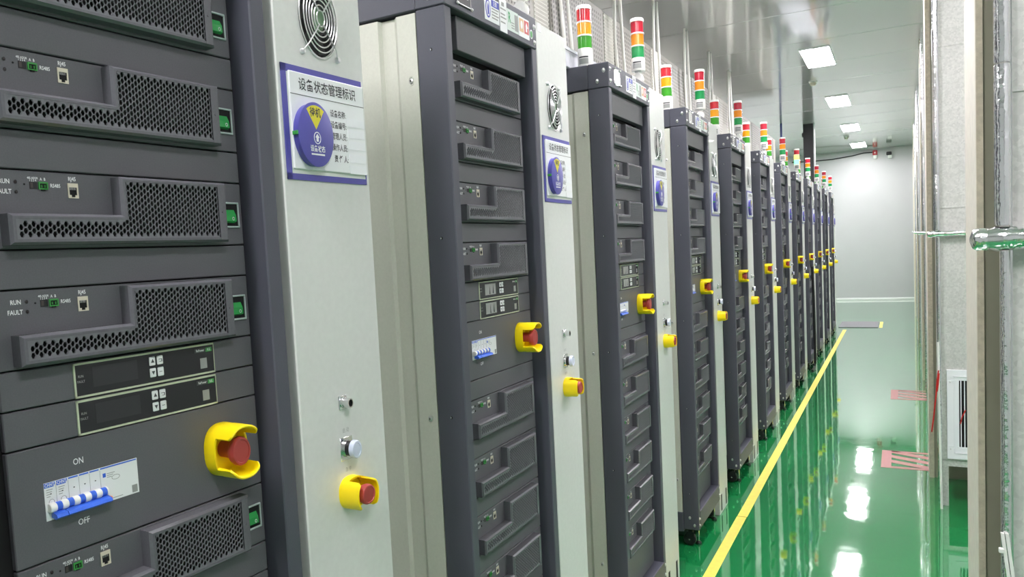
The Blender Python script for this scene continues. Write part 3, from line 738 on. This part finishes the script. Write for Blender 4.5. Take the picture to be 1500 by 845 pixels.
# ------------------------------------------------------------------ perforated cabinets behind
XB, ZB = -.737, 2.803
def pbody(b): b.box(XB-.75, XB-.002, -P+.006, 0, 0, ZB, .004)
def psheet(b): b.box(0, .004, -.385, .385, -.46, .46)
def louver(b):
    ring = []; n = 46; z0 = -.46; dz = .92/n
    pr = [(-.004, z0)]
    for k in range(n): pr += [(.001, z0+k*dz), (.006, z0+(k+.55)*dz), (.001, z0+(k+.7)*dz)]
    pr += [(-.004, .46)]
    b.rings([[(x, y, z) for x, z in pr] for y in (-.08, .08)])
for k in range(2, 12):
    r = empty('perforated_cabinet', (0, Y0+k*P+.23, 0))
    where = f'{ORD[k-2]} from the left' if k < 11 else 'farthest from the camera'
    tag(r, f'tall grey perforated cabinet behind the racks, {where}', 'cabinet', 'perforated cabinets behind the racks')
    cpart('pbd', 'body', mat('perf_body', srgb(140, 139, 131), .5), pbody, r)
    cpart('psh', 'perforated_sheet', PERF, psheet, r, (XB, -P+.40, ZB-.465)); cpart('plv', 'louver_strip', mat('louver_paint', srgb(190, 189, 180), .5), louver, r, (XB, -.085, ZB-.465))
# conduits to the ceiling
cy = [3.60, 4.42, 5.24, 6.10, 6.97, 7.85]
for k, y in enumerate(cy):
    for s, dy in enumerate((0, .095 if k == 0 else .14)):
        b = MB(); b.tube([(-.70, y+dy+(.04 if s else 0), 2.05), (-.70, y+dy, 2.45), (-.70, y+dy-.03, 2.66), (-.70, y+dy-.06*s, ZC)], .0095, 10)
        o = b.build('conduit', mat('conduit_white', srgb(226, 226, 218), .4), None, True)
        tag(o, f'thin white conduit to the ceiling, {"right" if s else "left"} one of the {ORD[k]} pair from the left', 'conduit', 'white conduits rising behind the racks')
# ------------------------------------------------------------------ pillar, pipe and small things at the far end
b = MB(); b.box(-.47, -.325, 12.35, 12.5, 0, ZC, .004); o = b.build('cable_column', PILLK)
tag(o, 'black square column rising to the ceiling behind the far racks', 'column')
MB().box(.1455, .163, 0, .1, 0, ZC).build('white_edge', FRAMEW, o).location = (-.47, 12.36, 0)
MB().lathe('x', (-.49, 12.4, ZC-.16), [(0, .03), (.02, .045), (.03, .045)], 14).build('round_cover', DARKP, o)
tag(MB().tube([(-.744, 12.0, 0), (-.744, 12.0, ZC)], .016, 10).build('pipe', BLUEP, None, True), 'thin blue pipe running up to the ceiling past the racks', 'pipe')
def detector(x, y, lb):
    r = tag(empty('smoke_detector', (x, y, ZC)), lb, 'smoke detector', 'smoke detectors on the ceiling')
    cpart('sdb', 'base', WPLAST, lambda b: b.lathe('z', (0, 0, 0), [(0, .045), (-.012, .045), (-.018, .038)], 20), r, smooth=True)
    cpart('sdh', 'sensor_head', mat('detector_cream', srgb(206, 200, 182), .4), lambda b: b.lathe('z', (0, 0, -.018), [(0, .034), (-.02, .032), (-.032, .02), (-.034, .002)], 20), r, smooth=True)
detector(-.01, 9.05, 'round smoke detector beside the nearest ceiling lamp'); detector(.02, 14.5, 'round smoke detector beside the farthest ceiling lamps')
r = tag(empty('fire_alarm', (.41, YE, 2.91)), 'red and white fire alarm beacon high on the end wall', 'alarm')
MB().box(-.045, .045, -.05, 0, .075, .18, .01).build('red_housing', mat('alarm_red', srgb(176, 34, 44), .4), r); MB().lathe('z', (0, -.035, 0), [(.0, .02), (.015, .036), (.075, .038)], 16).build('beacon_lens', WPLAST, r, True); MB().box(-.008, .006, -.054, -.05, .115, .14).build('bright_mark', WPLAST, r)
r = tag(empty('wall_camera', (.667, YE, 2.90)), 'small black and white camera high on the end wall', 'camera')
MB().box(-.05, .05, -.10, -.02, .06, .13, .012).build('dark_front', DARKP, r); MB().box(-.02, .05, -.08, 0, .0, .06, .008).build('white_mount', WPLAST, r)
tag(MB().tube([(-1.2, YE-.02, 3.0), (-.8, YE-.02, 2.98), (-.39, YE-.02, 2.985), (0, YE-.02, 3.02), (.2, YE-.02, 3.055), (.37, YE-.02, 3.05)], .012, 6).build('cable', CABLEK, None, True), 'dark cable sagging along the top of the end wall', 'cable')
# looped black cable hanging by the ninth rack
tag(MB().tube([(.018, 8.25, 1.08), (.024, 8.27, .7), (.026, 8.28, .3), (.026, 8.27, .06), (.024, 8.24, .018), (.022, 8.15, .016), (.02, 8.02, .016)], .014, 8).build('cable', CABLEK, None, True), 'thick black cable hanging down a far rack front and bending at the floor', 'cable')

# ------------------------------------------------------------------ floor markings
b = MB(); b.box(-.0, .047, -3, 3.72, .0003, .0012); o = b.build('floor_line', YLINE); o.location = (.078, 0, 0)
MB().box(.001, .049, 3.726, 11.75, .0003, .0012).build('tape_strip', YLINE, o)
tag(o, 'long yellow tape line on the green floor along the racks', 'floor line')
tag(MB().box(.0, .535, 12.03, 12.82, .0003, .008, .002).build('floor_mat', MATG), 'grey floor mat lying at the end of the rack row', 'mat')
tag(MB().box(.548, .59, 12.03, 12.82, .0003, .0012).build('floor_line', YLINE), 'short yellow tape strip at the right side of the grey mat', 'floor line')
def pinktape(x0, x1, y0, y1, lb):
    t = tag(empty('floor_tape', (x0, y0, 0)), lb, 'floor marking', 'pink striped floor markings')
    Wd, D = x1-x0, y1-y0; e0, e1 = .0004, .0011
    def pz(name, pts): MB().rings([[(x, y, e0) for x, y in pts], [(x, y, e1) for x, y in pts]]).build(name, PINK, t)
    pz('tape_block', [(0, 0), (.055, 0), (.055, D), (0, D)])
    pz('tape_edge', [(.055, 0), (Wd, 0), (Wd, D*.10), (.055, D*.10)]); pz('tape_edge', [(.055, D*.92), (Wd, D*.92), (Wd, D), (.055, D)])
    for k in range(3):
        a = D*(.30+.28*k); s = D*.16; pz('stripe', [(.055, a), (Wd, max(.02, a-D*.26)), (Wd, max(.02, a-D*.26)+s), (.055, a+s)])
pinktape(.708, .975, 4.81, 5.20, 'pink striped tape marking on the floor, the nearer of two')
pinktape(.742, 1.01, 6.84, 7.26, 'pink striped tape marking on the floor, the farther of two')

# ------------------------------------------------------------------ right side: ducts and foil pipes
BAYW = ['nearest the camera', 'second bay from the camera', 'third bay from the camera', 'fourth bay from the camera', 'farthest bay']
for n, B in enumerate(BAYS[:5]):
    near = n == 0
    yd = B-.17 if near else B-.47          # front of the duct
    xl = .984 if near else (.992 if n == 1 else xp(B)+.015)
    r = tag(empty('air_duct', (xl, yd, 0)), ['galvanised sheet duct at the right edge, nearest the camera', 'galvanised sheet duct with a white grille on legs, second from the camera', 'galvanised duct in the third bay along the right wall', 'galvanised duct in the fourth bay along the right wall', 'galvanised duct in the farthest bay of the right wall'][n], 'air duct', 'galvanised ducts along the right wall')
    dd = .14 if near else .36; wd = 1.42-xl-.02
    lv = [.236, 1.50, 1.75, 2.28, ZC-.01] if n == 1 else [.236, 1.62, 2.3, ZC-.01]
    for a, c in zip(lv[:-1], lv[1:]): MB().box(0, wd, 0, dd, a+.0005, c-.0005, .002).build('sheet_section', GALV, r)
    for a in lv[1:-1]: MB().box(-.002, wd, -.0025, 0, a-.005, a+.005, .001).build('seam_strip', GALV, r)
    for lx in (.004, wd-.04): MB().box(lx, lx+.031, .003, .034, 0, .212).build('leg', GALV, r)
    MB().box(.002, wd, .001, .034, .205, .235).build('stand_bar', GALV, r); MB().box(.002, .031, .034, dd, .205, .235).build('stand_bar', GALV, r)
    MB().box(.0, .004, -.006, .001, .236, 2.9).build('corner_angle', STEEL, r)
    if n in (1, 2):
        g = MB(); x0, x1, z0, z1 = .030, .27, .246, .696
        g.use(FRAMEW)
        for (a, c, e, f_) in ((x0, x1, z1-.052, z1), (x0, x1, z0, z0+.062), (x0, x0+.052, z0+.062, z1-.052), (x1-.052, x1, z0+.062, z1-.052)): g.box(a, c, -.012, 0, e, f_, .0012)
        for (a, c, e, f_) in ((x0+.030, x1-.030, z1-.034, z1-.030), (x0+.030, x1-.030, z0+.030, z0+.034), (x0+.030, x0+.034, z0+.03, z1-.03), (x1-.034, x1-.03, z0+.03, z1-.03)): g.box(a, c, -.016, -.012, e, f_)
        for xx in (x0+.014, x1-.014):
            for zz in (z0+.05, z1-.06): g.use(SCREW); g.lathe('y', (xx, -.012, zz), [(0, .004), (-.003, .003)], 10, .75)
        gf = g.build('grille_frame', FRAMEW, r); MB().box(x0+.05, x1-.05, -.004, 0, z0+.06, z1-.05).build('grille_void', BLACK, gf)
        for k in range(8):
            xx = x0+.058+k*.0155; MB().box(xx, xx+.004, -.011, -.004, z0+.062, z1-.052).build('slat', FRAMEW, gf)
    rad = .0118 if near else .0150; xc = .972 if near else (.985 if n == 1 else xl-.005); yp = yd-rad-.014
    # vertical foil pipe
    t = tag(empty('foil_pipe', (xc, yp, 0)), f'upright foil-wrapped pipe in front of the duct, {BAYW[n]}', 'pipe', 'upright foil pipes')
    hp = 1.373; hr = .019 if near else .0150
    segs = [(hp+hr+.002, 1.66), (1.66, 2.02), (2.02, 2.5), (2.5, ZC)]
    for a, c in segs: MB().lathe('z', (0, 0, 0), [(a+.001, rad*.95), (a+.006, rad), (c-.006, rad), (c-.001, rad*.95)], 20).build('foil_sleeve', FOIL, t, True)
    lr = rad*.62; MB().lathe('z', (rad*.3, 0, 0), [(.02, lr), (hp-hr-.002, lr)], 16).build('lower_pipe', FOIL, t, True)
    # horizontal foil pipe
    t = tag(empty('foil_pipe', (xc, yp, hp)), f'level foil-wrapped pipe crossing the bay at chest height, {BAYW[n]}', 'pipe', 'level foil pipes')
    x_end = .929 if near else (.945 if n == 1 else xc-.05)
    xs = [x_end-xc, x_end-xc+(.032 if near else .11), 1.5-xc]
    MB().lathe('x', (0, 0, 0), [(xs[0]-.004, hr*.2), (xs[0], hr*.8), (xs[0]+.006, hr), (xs[1], hr)], 22).build('foil_end', FOIL, t, True)
    MB().lathe('x', (0, 0, 0), [(xs[1]-.001, hr*.98), (xs[1]+.004, hr*1.05 if near else hr*.93), (xs[2], hr*1.05 if near else hr*.93)], 22).build('foil_sleeve', FOIL, t, True)
    if near:
        MB().lathe('x', (0, 0, 0), [(xs[1]-.010, hr*1.08), (xs[1]+.002, hr*1.12), (xs[1]+.010, hr*1.06)], 22).build('clamp_band', STEEL, t, True)
    MB().lathe('x', (0, 0, 0), [(xs[0]+.02, hr*1.06), (xs[0]+.026, hr*1.06)], 22).build('clamp_band', STEEL, t, True)
b = MB(); b.tube([(.984, 4.165, .84), (.986, 4.165, .5), (.993, 4.165, .0)], .006, 8)
tag(b.build('drain_pipe', WPLAST, None, True), 'thin white pipe running down the corner of the second duct', 'pipe')
b = MB(); b.tube([(.985, 4.158, .70), (.978, 4.135, .66), (.972, 4.13, .58), (.960, 4.12, .47), (.951, 4.115, .40)], .0035, 6); b.tube([(.986, 4.14, .69), (.982, 4.135, .64), (.976, 4.13, .60)], .004, 6)
tag(b.build('wire', REDW, None, True), 'loose red wire hanging beside the second duct', 'wire')
tag(MB().tube([(1.10, 4.195, .50), (1.085, 4.195, .465), (1.078, 4.197, .43)], .003, 6).build('wire', REDW, None, True), 'short red wire end poking through the white grille', 'wire')
r = tag(empty('plastic_trunking', (.975, 1.46, 0)), 'white plastic trunking strip leaning at the bottom right corner', 'trunking')
for k in range(2): MB().rings([[(-.009+k*.0065+a, c, .872) for a, c in ((0, 0), (.005, 0), (.005, .008), (0, .008))], [(.02+k*.0065+a, c, .62) for a, c in ((0, 0), (.005, 0), (.005, .008), (0, .008))], [(.05+k*.0065+a, c, .0) for a, c in ((0, 0), (.005, 0), (.005, .008), (0, .008))]]).build('channel', WPLAST, r)
MB().box(-.012, -.003, -.002, .006, .838, .846, .001).build('clip', WPLAST, r)
